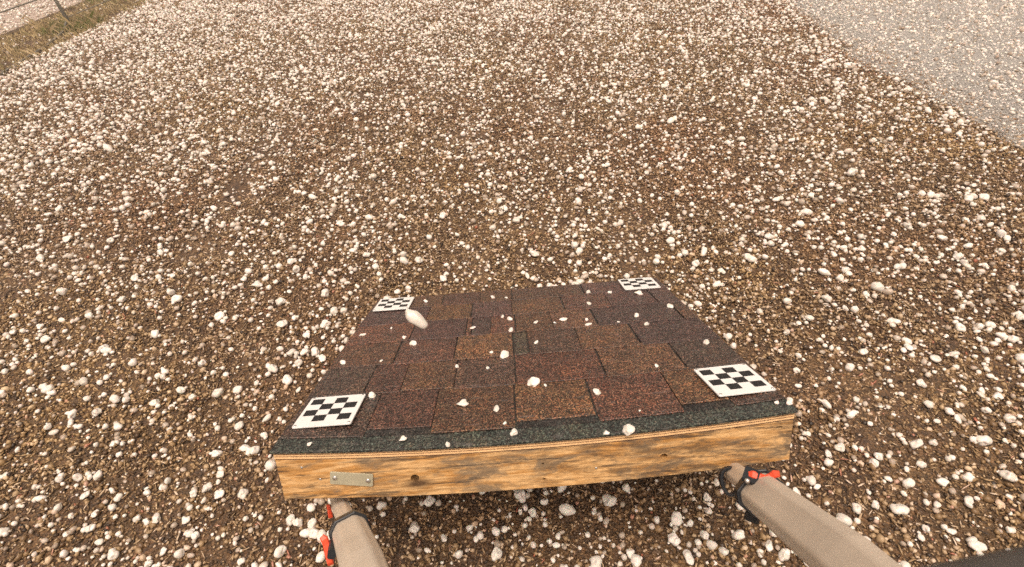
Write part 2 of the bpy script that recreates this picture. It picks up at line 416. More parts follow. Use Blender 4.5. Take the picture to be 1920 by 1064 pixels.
def src_obj(ob):
    def f(g, join):
        q = g.nodes.new('GeometryNodeObjectInfo'); q.inputs['Object'].default_value = ob; q.inputs['As Instance'].default_value = True
        g.links.new(q.outputs['Geometry'], join.inputs[0])
    return f
def src_blob(seed, sub, sq, amp, mat):
    def f(g, join):
        N = g.nodes.new
        s = N('GeometryNodeMeshIcoSphere'); s.inputs['Radius'].default_value = 1; s.inputs['Subdivisions'].default_value = sub
        sp_ = N('GeometryNodeSetPosition'); nz = N('ShaderNodeTexNoise'); nz.noise_dimensions = '4D'; nz.inputs['W'].default_value = seed * 7.3
        nz.inputs['Scale'].default_value = 0.85; nz.inputs['Detail'].default_value = 2
        pos = N('GeometryNodeInputPosition'); sub_ = N('ShaderNodeVectorMath'); sub_.operation = 'SUBTRACT'; sub_.inputs[1].default_value = (0.5, 0.5, 0.5)
        mul = N('ShaderNodeVectorMath'); mul.operation = 'MULTIPLY'; mul.inputs[1].default_value = (amp, amp, amp)
        g.links.new(pos.outputs[0], nz.inputs['Vector']); g.links.new(nz.outputs['Color'], sub_.inputs[0]); g.links.new(sub_.outputs[0], mul.inputs[0])
        g.links.new(s.outputs[0], sp_.inputs[0]); g.links.new(mul.outputs[0], sp_.inputs['Offset'])
        sm = N('GeometryNodeSetMaterial'); sm.inputs['Material'].default_value = mat
        ss = N('GeometryNodeSetShadeSmooth'); tr = N('GeometryNodeTransform'); tr.inputs['Scale'].default_value = sq
        g.links.new(sp_.outputs[0], ss.inputs[0]); g.links.new(ss.outputs[0], tr.inputs[0]); g.links.new(tr.outputs[0], sm.inputs[0])
        gi = N('GeometryNodeGeometryToInstance'); g.links.new(sm.outputs[0], gi.inputs[0]); g.links.new(gi.outputs[0], join.inputs[0])
    return f

# the first patch of gravel is an ordinary object in view; the others repeat four such patches
patches = [link('gravel', patch('gravel_patch', 2500, 520), M_GRAVEL) for _ in range(4)]
cells = [(x, y) for x in np.arange(-3.95 + PS / 2, 3.3, PS * 0.97) for y in np.arange(-1.4, 9.6, PS * 0.97)]
pts, rot, scl, idx = [], [], [], []
for k, (x, y) in enumerate(cells):
    dx = (hgt(x + .05, y) - hgt(x - .05, y)) / .1; dy = (hgt(x, y + .05) - hgt(x, y - .05)) / .1
    if k < 4:
        p = patches[k]; p.location = (x, y, float(hgt(x, y)) + 0.0015); p.rotation_euler = (math.atan(dy), -math.atan(dx), 0)
        tag(p, 'loose brown gravel and chips covering the ground', 'gravel', 'gravel bed', 'stuff'); continue
    pts.append((x + random.uniform(-.01, .01), y + random.uniform(-.01, .01), float(hgt(x, y)) + 0.0015))
    rot.append((math.atan(dy), -math.atan(dx), random.choice([0, 1, 2, 3]) * math.pi / 2))
    scl.append((1.04, 1.04, random.uniform(0.9, 1.15))); idx.append(random.randrange(4))
tag(gn_points('gravel', pts, rot, scl, idx, [src_obj(p) for p in patches]), 'loose brown gravel and chips covering the ground', 'gravel', 'gravel bed', 'stuff')

# grey grit lying on the road
M_GRIT = m_grit()
gp = link('road_grit', patch('grit_patch', 1100, 60, M_GRIT), M_GRIT); gp.location = (3.75, 1.0, 0.006); tag(gp, 'grey grit covering the pale road', 'grit', 'grit on the road', 'stuff')
pts, rot, scl, idx = [], [], [], []
for x in np.arange(3.55, 9.0, 0.46):
    for y in np.arange(-0.5, 10.5, 0.46):
        if x < edge_x(y) + 0.3 or (abs(x - 3.75) < .3 and abs(y - 1) < .3): continue
        pts.append((x + random.uniform(-.04, .04), y + random.uniform(-.04, .04), 0.0055)); rot.append((0, 0, random.uniform(0, 6.28))); scl.append((1, 1, random.uniform(0.8, 1.2))); idx.append(0)
# narrow patches fill up to the ragged edge
for y in np.arange(-0.4, 10.4, 0.2):
    e = edge_x(y)
    pts.append((e + 0.17, y, 0.005)); rot.append((0, 0, random.choice([0, 1, 2, 3]) * math.pi / 2)); scl.append((0.55, 0.55, 0.9)); idx.append(0)
tag(gn_points('road_grit', pts, rot, scl, idx, [src_obj(gp)]), 'grey grit covering the pale road', 'grit', 'grit on the road', 'stuff')

# ------------------------------------------------------------------ hail on the ground
def under_panel(x, y, m=0.0):      # the panel's footprint, where its frame is too low for a stone
    return (-m < x < BW + m) and (0.42 - m < y < BD * cp + 0.03 + m)
def near_rim(x, y):
    return (-0.02 < x < 0.06 or BW - 0.06 < x < BW + 0.02) and (0.3 < y < BD * cp + 0.03)
AREA = (-9.5, 8.0, -1.5, 11.0)
N_H = 380000
hx = rng.uniform(AREA[0], AREA[1], N_H); hy = rng.uniform(AREA[2], AREA[3], N_H)
cl = np.sin(hx * 3.1 + 1.3 * np.sin(hy * 2.3)) * np.sin(hy * 3.7 + 1.7 * np.sin(hx * 1.9)) * 0.5 + np.sin(hx * 9.1 + hy * 4.3) * np.sin(hy * 8.3 - hx * 3.9) * 0.5
dist = np.hypot(hx - CAM.x, hy - CAM.y)
keep_p = np.clip(0.60 + 0.34 * cl + 0.010 * (dist - 1.2), 0.12, 0.86)
keep = rng.uniform(0, 1, N_H) < keep_p
strip = (hx < GX0 + 0.02) & (hx > px0)
keep &= ~(strip & (rng.uniform(0, 1, N_H) < 0.93))
keep &= ~((hx < px0) & (rng.uniform(0, 1, N_H) < 0.6))
hx, hy = hx[keep], hy[keep]; n_h = len(hx)
hr = np.clip(rng.lognormal(math.log(0.0056), 0.42, n_h), 0.0025, 0.0145)
hr *= 1 + 0.075 * np.clip(np.hypot(hx - CAM.x, hy - CAM.y) - 1.5, 0, 6)
# stones that rolled off the panel lie thicker along its sides
ne = 150
ey = rng.uniform(-0.15, BD * cp, ne); side_ = rng.uniform(0, 1, ne) < 0.62
ex = np.where(side_, -0.015 - rng.exponential(0.03, ne), BW + 0.015 + rng.exponential(0.04, ne))
nb = 60
ex = np.concatenate([ex, rng.uniform(-0.05, BW + 0.05, nb)]); ey = np.concatenate([ey, BD * cp + 0.035 + rng.exponential(0.03, nb)])
hx = np.concatenate([hx, ex]); hy = np.concatenate([hy, ey]); hr = np.concatenate([hr, np.clip(rng.lognormal(math.log(0.0085), 0.28, ne + nb), 0.005, 0.0145)])
ok = np.array([not (under_panel(x, y) or near_rim(x, y)) for x, y in zip(hx, hy)])
hx, hy, hr = hx[ok], hy[ok], hr[ok]
onroad = np.array([x > edge_x(y) for x, y in zip(hx, hy)])
hr = np.where(onroad, hr * 0.8, hr)
hz = hgt(hx, hy) + hr * 0.62 + np.where(onroad, 0.006, 0.003) + np.where(hx < px0, 0.028, 0)
hscale = hr[:, None] * rng.uniform(0.80, 1.18, (len(hx), 3)) * np.array([1, 1, 0.9])
long_ = rng.uniform(0, 1, len(hx)) < 0.12
hscale[long_, 0] *= rng.uniform(1.2, 1.55, long_.sum())
hrot = np.stack([rng.uniform(-.4, .4, len(hx)), rng.uniform(-.4, .4, len(hx)), rng.uniform(0, 6.28, len(hx))], 1)
# which 300 show largest
sizes = []
for i in range(len(hx)):
    if hr[i] < 0.0085 or hy[i] > 3.2: continue
    u, v, d = project((hx[i], hy[i], hz[i]))
    if not (4 < u < 1916 and 4 < v < 1060): continue
    bx, by = on_panel(u, v)
    if -0.01 < bx < BW + .01 and -0.06 < by < BD: continue
    fx, fz = on_face(u, v)
    if -0.01 < fx < BW + .01 and -FH - .03 < fz < 0.01: continue
    sizes.append((hr[i] / d, i))
sizes.sort(reverse=True)
solo = [i for _, i in sizes[:298]]
mask = np.ones(len(hx), bool); mask[solo] = False
P3 = np.stack([hx, hy, hz], 1)
blobs = [src_blob(s, 2, (1, 1, 1), a, M_HAIL) for s, a in ((1, .9), (2, 1.2), (3, .7), (4, 1.35), (5, 1.0), (6, .8), (7, 1.5), (8, 1.1))]
tag(gn_points('hail', P3[mask], hrot[mask], hscale[mask], rng.integers(0, 8, mask.sum()), blobs),
    'white hail scattered thickly over the gravel and the road', 'hail', None, 'stuff')
from mathutils import noise as mn
def hail_mesh(seed, sub=3, amp=0.55):
    bm = bmesh.new(); bmesh.ops.create_icosphere(bm, subdivisions=sub, radius=1)
    for v in bm.verts:
        o = Vector((seed * 5.1, seed * 2.3, 0.7 * seed))
        v.co = v.co * (1 + amp * (mn.noise(v.co * 0.9 + o)) + 0.05 * mn.noise(v.co * 2.2 + o)) + mn.noise_vector(v.co * 0.8 + o) * 0.12
    me = bpy.data.meshes.new('hailstone'); bm.to_mesh(me); bm.free(); me.shade_smooth(); me.materials.append(M_HAILB); return me
HM = [hail_mesh(s, 3, a * 1.25) for s, a in ((1, .4), (2, .6), (3, .3), (4, .65), (5, .5), (6, .35), (7, .7), (8, .45), (9, .55), (10, .3))]
for i in solo:
    o = link('hailstone', random.choice(HM), None)
    o.location = P3[i]; o.rotation_euler = hrot[i]; o.scale = hscale[i] * 1.0
    x_, y_, _ = P3[i]
    side = ('in the shade before the timber board' if (-0.02 < x_ < BW and y_ < 0.3) else 'beyond the far edge of the panel' if y_ > BD * cp else
            'on the metal tag side' if x_ < BW / 2 else 'on the long beige leg side')
    tag(o, 'larger white hailstone on brown gravel ' + side, 'hailstone', 'large hailstones on the gravel ' + side)

# ------------------------------------------------------------------ the shingled test panel
panel = empty('roof_panel', b2w(0, 0, 0), (-PHI, 0, 0))
tag(panel, 'sloping test roof panel of brown shingles on a plywood deck and timber frame', 'roof panel')
DZ = -0.005                         # deck top
deck = box('plywood_deck', 0.002, BW - 0.002, 0.001, BD, DZ - 0.0158, DZ - 0.0135, M_PLYD, panel, 24, 8, sag)
for k, (z0, z1, mt, ins) in enumerate(((-0.0030, 0.0, M_PLY, 0.0), (-0.0050, -0.0030, M_PLYD, 0.0012), (-0.0080, -0.0050, M_PLY, 0.0002),
                                  (-0.0100, -0.0080, M_PLYD, 0.0012), (-0.0135, -0.0100, M_PLY, 0.0))):
    box('ply', ins, BW - ins, ins, BD, DZ + z0, DZ + z1, mt, deck, 24, 8, sag)
# front rim board with its drilled and knot holes
jt = DZ - 0.0158
rim = box('front_board', 0.0, BW, 0.0015, 0.038, -FH, jt, M_WOOD, panel, 24, 1, sag, 0.0012)
cut_bm = bmesh.new()
for (px, py, rx, rz) in ((778, 898, 0.0085, 0.0085), (1245, 857, 0.0075, 0.006), (1021, 900, 0.0035, 0.003), (1018, 871, 0.003, 0.0025), (527, 915, 0.004, 0.003), (1384, 801, 0.010, 0.005), (1462, 802, 0.007, 0.002)):
    x, z = on_face(px, py)
    g = bmesh.ops.create_cone(cut_bm, cap_ends=True, segments=18, radius1=1, radius2=1, depth=1)
    bmesh.ops.transform(cut_bm, verts=g['verts'], matrix=Matrix.Translation((x, 0.0, z)) @ Matrix.Rotation(R(90), 4, 'X') @ Matrix.Diagonal((rx, rz, 0.10, 1)))
cme = bpy.data.meshes.new('cut'); cut_bm.to_mesh(cme); cut_bm.free()
cut = bpy.data.objects.new('cut', cme); COL.objects.link(cut)
cut.location = panel.location; cut.rotation_euler = panel.rotation_euler
bo = rim.modifiers.new('holes', 'BOOLEAN'); bo.object = cut; bo.operation = 'DIFFERENCE'; bo.solver = 'EXACT'
bpy.context.view_layer.update()
dg = bpy.context.evaluated_depsgraph_get()
nm = bpy.data.meshes.new_from_object(rim.evaluated_get(dg)); rim.modifiers.clear(); rim.data = nm
bpy.data.objects.remove(cut, do_unlink=True)
box('side_board', 0.0, 0.038, 0.040, BD, -FH, jt, M_WOOD_Y, panel, 1, 6, sag, 0.001)
box('side_board', BW - 0.038, BW, 0.040, BD, -FH, jt, M_WOOD_Y, panel, 1, 6, sag, 0.001)
box('back_board', 0.040, BW - 0.040, BD - 0.038, BD - 0.001, -FH, jt, M_WOOD, panel, 8, 1, sag, 0.001)
box('joist', BW / 2 - 0.019, BW / 2 + 0.019, 0.040, BD - 0.040, -FH, jt, M_WOOD_Y, panel, 1, 6, sag)
# two props carry the high front edge
for x in (0.16, BW - 0.30):
    top = b2w(x, 0.20, -FH); tilt = 0.0
    m = panel.matrix_basis.inverted() if False else None
    L = top.z + 0.004
    o = box('support_post', x, x + 0.038, 0, 0.089, 0, 1, M_WOOD_Y, panel)
    inv = (Matrix.Translation(panel.location) @ Matrix.Rotation(-PHI, 4, 'X')).inverted()
    vv = []
    for v in o.data.vertices:
        yy = 0.20 + v.co.y / cp
        q = b2w(v.co.x, yy, -FH)
        wpt = Vector((q.x, q.y, q.z)) if v.co.z > 0.5 else Vector((q.x, q.y, -0.004))
        v.co = inv @ wpt
# starter strip: weathered, almost black-green
def shingle(x0, x1, y0, y1, col, lift=0.0, t=0.0014, parent=panel, name='shingle'):
    nx = max(1, int((x1 - x0) / 0.05))
    wob = random.uniform(0, 6)
    def top(x, y):
        return lift + t + (1 - (y - y0) / (y1 - y0)) * 0.0016 + 0.0004 * math.sin(x * 31 + wob)
    def bot(x, y):
        return lift - 0.0010 + (1 - (y - y0) / (y1 - y0)) * 0.0008
    o = box(name, x0, x1, y0, y1, bot, top, M_SHING, parent, nx, 3, sag)
    o.color = (*col, 1)
    bv = o.modifiers.new('bevel', 'BEVEL'); bv.width = 0.0008; bv.segments = 1; bv.limit_method = 'ANGLE'; bv.angle_limit = R(60)
    return o
GREEN = (0.034, 0.040, 0.037)
st = box('starter_strip', -0.004, BW + 0.004, -0.004, 0.075, -0.0048, 0.0012, M_SHING, panel, 24, 3, sag, 0.001); st.color = (*GREEN, 1)
un = box('underlayment', 0.001, BW - 0.001, 0.076, BD + 0.002, -0.0048, 0.0004, M_SHING, panel, 12, 6, sag); un.color = (0.02, 0.018, 0.017, 1)
rows = [0.045, 0.242, 0.416, 0.592, 0.766, 0.935, 1.088]
DKG = (0.030, 0.032, 0.030); RB = (0.098, 0.042, 0.027); BR = (0.088, 0.050, 0.026); GO = (0.120, 0.066, 0.028); PU = (0.050, 0.031, 0.038)
DK = (0.048, 0.033, 0.025); DR = (0.068, 0.033, 0.026); GP = (0.038, 0.032, 0.040); WB = (0.105, 0.058, 0.035)
T = [
 [(0, .20, DKG, 0), (.20, .36, DR, .028), (.36, .568, BR, 0), (.570, .768, GO, .028), (.771, .98, RB, 0), (.98, 1.10, GO, .030), (1.10, 1.22, DK, 0)],
 [(0, .146, DKG, 0), (.149, .25, DR, 0), (.25, .40, BR, .006), (.40, .575, DK, 0), (.577, .828, RB, .0), (.832, 1.056, BR, .0), (1.060, 1.22, DKG, 0)],
 [(0, .193, WB, 0), (.197, .385, DR, 0), (.387, .574, GO, 0), (.577, .622, (.022, .040, .032), .004), (.625, .79, DK, 0), (.79, .974, BR, 0), (.979, 1.22, GP, 0)],
 [(0, .215, RB, 0), (.218, .41, PU, 0), (.412, .43, RB, 0), (.432, .50, GP, .0), (.50, .586, RB, 0), (.589, .72, BR, 0), (.72, .872, WB, 0), (.877, 1.172, GP, 0), (1.176, 1.22, DK, 0)],
 [(0, .25, PU, 0), (.25, .421, GO, 0), (.424, .58, PU, 0), (.58, .778, BR, 0), (.783, .96, DR, 0), (.96, 1.137, PU, 0), (1.141, 1.22, GP, 0)],
 [(0, .29, BR, 0), (.293, .45, DR, 0), (.45, .582, BR, 0), (.585, .882, DK, 0), (.887, 1.06, PU, 0), (1.06, 1.22, GP, 0)],
]
for r_, tabs in enumerate(T):
    for (a, b, c, inset) in tabs:
        y0 = (rows[r_] + inset) * S; y1 = (rows[r_ + 1] + (0.014 if r_ < 5 else 0)) * S
        a_ = a * S - (0.004 if a == 0 else 0); b_ = b * S + (0.004 if b == 1.22 else 0)
        j = random.uniform(0.88, 1.14)
        adj = 0.0008 * ((tabs.index((a, b, c, inset)) * 7) % 3)
        shingle(a_ + 0.0008, b_ - 0.0008, y0 + random.uniform(-.0015, .0015), y1, tuple((v * 0.50 + m_ * 0.50) * j * 0.86 for v, m_ in zip(c, (0.084, 0.047, 0.037))), lift=0.0008 + adj * 0.5)
        if inset:                   # the laminated under-layer shows dark below a shorter tooth
            o = box('shingle_backing', a_ + .001, b_ - .001, rows[r_] * S, y0 + 0.02, 0.0004, 0.0020, M_SHING, panel, 4, 1, sag)
            o.color = (0.020, 0.019, 0.019, 1)
# metal tag with two screws on the front board
c4 = [on_face(*p) for p in ((618.4, 884), (699, 889), (700.5, 913), (620, 906))]
cx = sum(p[0] for p in c4) / 4; cz = sum(p[1] for p in c4) / 4
wx = (math.dist(c4[0], c4[1]) + math.dist(c4[2], c4[3])) / 2; wz = (math.dist(c4[1], c4[2]) + math.dist(c4[0], c4[3])) / 2
ang = math.atan2(c4[1][1] - c4[0][1], c4[1][0] - c4[0][0])
def plate_bm(w_, h_, t, rad, n=5):
    vs = []
    for (sx, sy, a0) in ((1, 1, 0), (-1, 1, 90), (-1, -1, 180), (1, -1, 270)):
        for i in range(n + 1):
            a = R(a0 + 90 * i / n)
            vs.append((sx * (w_ / 2 - rad) + rad * math.cos(a), sy * (h_ / 2 - rad) + rad * math.sin(a)))
    k = len(vs); v3 = [(x, y, 0) for x, y in vs] + [(x, y, t) for x, y in vs]
    fs = [tuple(range(k))[::-1], tuple(range(k, 2 * k))] + [(i, (i + 1) % k, k + (i + 1) % k, k + i) for i in range(k)]
    return v3, fs
v3, fs = plate_bm(wx, wz, 0.0025, 0.003)
pl = link('metal_plate', mesh('metal_plate', v3, fs), M_METAL, panel)
pl.location = (cx, 0.0005, cz); pl.rotation_euler = (R(90), -ang, 0)
pl.rotation_euler = (Matrix.Rotation(-ang, 4, 'Y') @ Matrix.Rotation(R(90), 4, 'X')).to_euler()
bv = pl.modifiers.new('bevel', 'BEVEL'); bv.width = 0.0006; bv.segments = 2
def screw_mesh(r, h):
    bm = bmesh.new(); bmesh.ops.create_uvsphere(bm, u_segments=14, v_segments=8, radius=1)
    for v in bm.verts: v.co = Vector((v.co.x * r, v.co.y * r, max(0, v.co.z) * h))
    me = bpy.data.meshes.new('screw'); bm.to_mesh(me); bm.free(); me.shade_smooth(); me.materials.append(M_SCREW); return me
SM = screw_mesh(0.0052, 0.0028); SM2 = screw_mesh(0.0026, 0.0012)
for s in (-1, 1):
    o = link('screw', SM, None, pl); o.location = (s * (wx / 2 - 0.0095), -0.001 * s, 0.0025)
# nails in the front board
for (px, py) in ((565, 878), (1118, 879), (600, 900)):
    x, z = on_face(px, py); o = link('nail', SM2, None, panel); o.location = (x, 0.0012, z); o.rotation_euler = (R(90), 0, 0)

# ------------------------------------------------------------------ checkerboard targets
MS = 0.14736 * S
corners = {
 'front left': (0.08744, 0.15483, -0.0019, 'checkerboard target plate at the panel corner above the metal tag'),
 'front right': (1.14277, 0.15245, 0.0665, 'tilted checkerboard target plate at the panel corner above the long beige leg'),
 'back left': (0.08848, 0.98780, -0.0097, 'small-looking checkerboard target on the far brown corner beside the falling hailstone'),
 'back right': (1.12467, 1.00851, -0.0169, 'checkerboard target on the far dark corner of the panel'),
}
PM = mesh('target_plate', *plate_bm(MS, MS, 0.0035, 0.004)); CK = None
cell = MS * 0.216; cell_h = MS * 0.190
def check_mesh():
    h = cell / 2; g = cell_h / 2; t = 0.0005
    vs = [(-h, -g, 0), (h, -g, 0), (h, g, 0), (-h, g, 0), (-h, -g, t), (h, -g, t), (h, g, t), (-h, g, t)]
    return mesh('check_square', vs, [(4, 5, 6, 7), (0, 1, 5, 4), (1, 2, 6, 5), (2, 3, 7, 6), (3, 0, 4, 7)])
CK = check_mesh(); SM3 = screw_mesh(0.0032, 0.0016)
for nm_, (x, y, a, lab) in corners.items():
    base = b2w(x * S, y * S, 0.0062 + sag(x * S, y * S))
    t = empty('target_plate', base, (-PHI, 0, 0))
    t.rotation_euler = (Matrix.Rotation(-PHI, 4, 'X') @ Matrix.Rotation(a, 4, 'Z') @ Matrix.Rotation(random.uniform(-.01, .01), 4, 'X')).to_euler()
    tag(t, lab, 'target plate', 'checkerboard targets on the panel corners')
    o = link('plate', PM, M_WHITE, t)
    bv = o.modifiers.new('bevel', 'BEVEL'); bv.width = 0.0007; bv.segments = 2
    for r_ in range(4):
        for c_ in range(4):
            if (r_ + c_) % 2 == 0:
                q = link('check_square', CK, M_BLACKP, t)
                q.location = ((c_ - 1.5) * cell - MS * 0.008, (1.5 - r_) * cell_h + MS * 0.030, 0.0034)
    for sx in (-1, 1):
        for sy in (-1, 1):
            q = link('screw', SM3, None, t); q.location = (sx * MS * 0.455, sy * MS * 0.455, 0.0034)

# ------------------------------------------------------------------ hail lying on the panel
deck_hail = [(998, 711, 12, 'large melting hailstone in splash on the reddish shingle mid panel'), (1120, 726, 9, 0), (866, 747, 11, 'melting hailstone with ragged edge left of centre in the front row of shingles'),
 (930, 755, 9, 0), (945, 778, 6, 0), (962, 793, 8, 0), (753, 810, 8, 0), (837, 816, 6, 0), (579, 827, 6, 'small hailstone on the black front strip below the metal tag corner target'), (697, 738, 7, 0),
 (1004, 604, 5, 0), (1057, 599, 8, 0), (1103, 608, 6, 0), (1100, 599, 4, 0), (1193, 591, 7, 0), (1197, 550, 8, 0), (1144, 548, 5, 0), (1103, 548, 6, 0), (1105, 569, 6, 0),
 (1213, 607, 5, 0), (1005, 641, 5, 0), (1232, 682, 6, 0), (1325, 641, 8, 0), (1256, 574, 6, 0), (1136, 794, 6, 0), (1177, 790, 12, 'largest hailstone melting on the black front strip'),
 (1457, 752, 5, 0), (1480, 754, 6, 'hailstone at the very front corner of the black strip beyond the tilted target'), (1022, 713, 4, 0), (1200, 757, 3, 0), (680, 628, 7, 0), (758, 632, 5, 0), (775, 644, 8, 0), (643, 680, 7, 0), (714, 675, 4, 0),
 (799, 565, 5, 0), (925, 558, 5, 0), (949, 558, 4, 0), (942, 593, 5, 0), (956, 598, 6, 0), (958, 619, 7, 0), (887, 614, 5, 0), (921, 659, 4, 0), (947, 663, 10, 0),
 (856, 683, 4, 0), (914, 685, 4, 0), (734, 615, 3, 0), (1040, 604, 3, 0), (1160, 603, 3, 0)]
ORD = ['first', 'second', 'third', 'fourth', 'fifth', 'sixth', 'seventh', 'eighth', 'ninth', 'tenth', 'eleventh', 'twelfth', 'thirteenth', 'fourteenth', 'fifteenth', 'sixteenth', 'seventeenth']
ROWN = ['black front strip', 'first shingle row from the front', 'second shingle row from the front', 'third shingle row from the front', 'fourth shingle row from the front', 'fifth shingle row from the front', 'farthest shingle row']
where = {}
for q in deck_hail:
    x, y = on_panel(q[0], q[1], 0.004)
    where[q] = (sum(1 for v in rows[:6] if y / S > v), x)
def spot(q):
    r_, x = where[q]; same = sorted(v[1] for v in where.values() if v[0] == r_)
    return 'small hailstone on the %s, %s from the left' % (ROWN[r_], ORD[same.index(x)])
for q in deck_hail:
    px, py, rp, lab = q
    x, y = on_panel(px, py, 0.006)
    _, _, d = project(b2w(x, y, 0)); r = rp * d / FPX * 0.80
    o = link('hailstone', random.choice(HM), None)
    o.location = b2w(x, y, sag(x, y) + 0.0030 + r * 0.28)
    o.rotation_euler = (-PHI, 0, random.uniform(0, 6)); o.scale = (r * random.uniform(1, 1.25), r * random.uniform(.8, 1), r * 0.55)
    if lab: tag(o, lab, 'hailstone', 'hailstones melting on the shingles')
    else: tag(o, spot(q), 'hailstone', 'hailstones melting on the shingles')
# stones still in the air
for (px, py, d, r, st_, lab) in ((779, 596, 1.02, 0.0125, 2.1, 'oblong hailstone falling just in front of the far brown corner target'),
                               (1645, 537, 1.5, 0.014, 1.2, 'round pale hailstone falling over the gravel beside the panel'),
                               (757, 488, 1.6, 0.010, 1.5, 'oblong pale hailstone falling over the gravel behind the panel'),
                               (202, 277, 1.9, 0.011, 1.8, 'oblong pale hailstone falling high over the gravel on the fence side')):
    o = link('falling_hailstone', HM[5], None); o.location = at(px, py, d)
    a = (at(px + 40, py + 36, d) - at(px, py, d)).normalized()
    o.rotation_euler = a.to_track_quat('X', 'Z').to_euler(); o.scale = (r * st_, r, r)
    tag(o, lab, 'hailstone', 'hailstones in the air')

# ------------------------------------------------------------------ tripod that carries the camera
trip = empty('tripod', (0, 0, 0)); tag(trip, 'beige tripod with thick faceted legs, black clamps and red levers', 'tripod')
def facet(w_, h_, c):               # tube section with chamfered corners
    a, b = w_ / 2, h_ / 2
    return [(a, -b + c), (a, b - c), (a - c, b), (-a + c, b), (-a, b - c), (-a, -b + c), (-a + c, -b), (a - c, -b)]
hub = CAM + RIGHT * (0.262 * S) + DOWN * (0.285 * S) + FWD * (-0.40 * S)
def leg(A, B, split, lever_dir, label=None, shows=True, wide=0.066, foot_z=0.0, lever2=False):
    """A: seen point low on the leg, B: seen point high on it"""
    A, B = Vector(A), Vector(B); t = (A - B).normalized()
    foot = A + t * ((foot_z - A.z) / t.z); top = hub + (B - hub) * 0.12
    joint = split
    up = (CAM - joint).normalized()
    tube = sweep('leg', [B + (top - B) * 0.995, B, joint - t * 0.0], facet(wide, wide * 0.82, 0.013), M_LEG, trip, up)
    bv = tube.modifiers.new('bevel', 'BEVEL'); bv.width = 0.004; bv.segments = 3; bv.limit_method = 'ANGLE'; bv.angle_limit = R(20)
    lo = sweep('lower_tube', [joint - t * 0.05, foot - t * 0.02], facet(wide * 0.60, wide * 0.50, 0.009), M_LEG, tube, up)
    bv = lo.modifiers.new('bevel', 'BEVEL'); bv.width = 0.003; bv.segments = 3; bv.limit_method = 'ANGLE'; bv.angle_limit = R(20)
    col = sweep('clamp', [joint - t * 0.012, joint + t * 0.006, joint + t * 0.012, joint + t * 0.030], facet(wide * 1.14, wide * 0.98, 0.015), M_CLAMP, tube, up, scales=[1, 1, .92, .80])
    bv = col.modifiers.new('bevel', 'BEVEL'); bv.width = 0.002; bv.segments = 2; bv.limit_method = 'ANGLE'
    _, s, n = frame_of(joint, foot, up)
    sweep('rubber_foot', [foot - t * 0.045, foot - t * 0.015, foot + t * 0.004], ring(0.026, 20), M_CLAMP, tube, up, smooth=False, scales=[.85, 1, .9])
    return tube, joint, t, s, n
# right leg
A = at(1372, 882, 1.235 * S); B = at(1600, 1064, 0.664 * S)
J = A + (B - A) * (1 / (1) * 0.0)
def along(A, B, px):                # point of line AB seen at column px
    lo, hi = 0.0, 1.0
    for _ in range(40):
        m_ = (lo + hi) / 2
        if (project(A + (B - A) * m_)[0] < px) == (B_dir > 0): lo = m_
        else: hi = m_
    return A + (B - A) * lo
B_dir = 1
J = along(A, B, 1424)
tube, j, t, s, n = leg(A, B, J, None)
Jd = project(J)[2]
# hinge block, rivet, red lever (all beside the collar)
p1 = at(1419, 938, Jd * 1.0); p2 = at(1410, 972, Jd * 1.02)
sweep('hinge_block', [p1, p2], facet(0.024, 0.020, 0.004), M_CLAMP, tube, (CAM - J).normalized())
p1 = at(1396, 888, Jd * 0.99); p2 = at(1424, 900, Jd * 0.97)
sweep('clamp_ear', [p1, (p1 + p2) / 2, p2], facet(0.026, 0.014, 0.004), M_CLAMP, tube, (CAM - J).normalized())
rv_ = link('rivet', screw_mesh(0.0042, 0.003), None, tube); rv_.location = at(1401, 902, Jd * 0.955); rv_.rotation_euler = (CAM - J).to_track_quat('Z', 'Y').to_euler()
def lever(pts, w_, th, parent, dd):
    return sweep('lever', [at(x, y, d) for x, y, d in pts], facet(w_, th, 0.002), M_RED, parent, (CAM - J).normalized(), scales=[0.7, .95, 1.0, .9, .85, .95, .8][:len(pts)])
lever([(1400, 889, Jd * .985), (1412, 890, Jd * .975), (1424, 895, Jd * .97), (1436, 898, Jd * .97), (1445, 894, Jd * .97), (1453, 889, Jd * .965), (1461, 889, Jd * .96)], 0.0125, 0.009, tube, Jd)
# strap loop hanging at the leg's lower joint
loop_c = at(1373, 903, 1.19 * S)
lp = [loop_c + RIGHT * (0.021 * math.cos(a)) + DOWN * (0.026 * math.sin(a)) + FWD * 0.006 * math.sin(2 * a) for a in np.linspace(0, 2 * math.pi, 22)]
sweep('strap_loop', lp, facet(0.006, 0.009, 0.0012), M_CLAMP, tube, FWD, cap=False)
# left leg
A = at(632, 930, 1.40 * S); B = at(681, 1063, 0.80 * S)
B_dir = 1
J = along(A, B, 656)
Jd = project(J)[2]
tube, j, t, s, n = leg(A, B, J, None, wide=0.056)
def lev(pts, ww, th):
    return sweep('lever', [at(x, y, d) for x, y, d in pts], facet(ww, th, 0.002), M_RED, tube, (CAM - J).normalized(), scales=[.7, 1, 1, .9, 1, .8][:len(pts)])
lev([(603, 1006, Jd * .97), (608, 1011, Jd * .97), (613, 1022, Jd * .97), (614, 1034, Jd * .96), (618, 1046, Jd * .95), (620, 1058, Jd * .94)], 0.0115, 0.009)
Ad = project(A)[2]
lev([(615, 948, Ad * .97), (618, 958, Ad * .96), (620, 970, Ad * .95)], 0.009, 0.008)
sweep('hinge_block', [at(628, 1000, Jd * 1.0), at(622, 1040, Jd * .93)], facet(0.013, 0.016, 0.003), M_CLAMP, tube, (CAM - J).normalized())
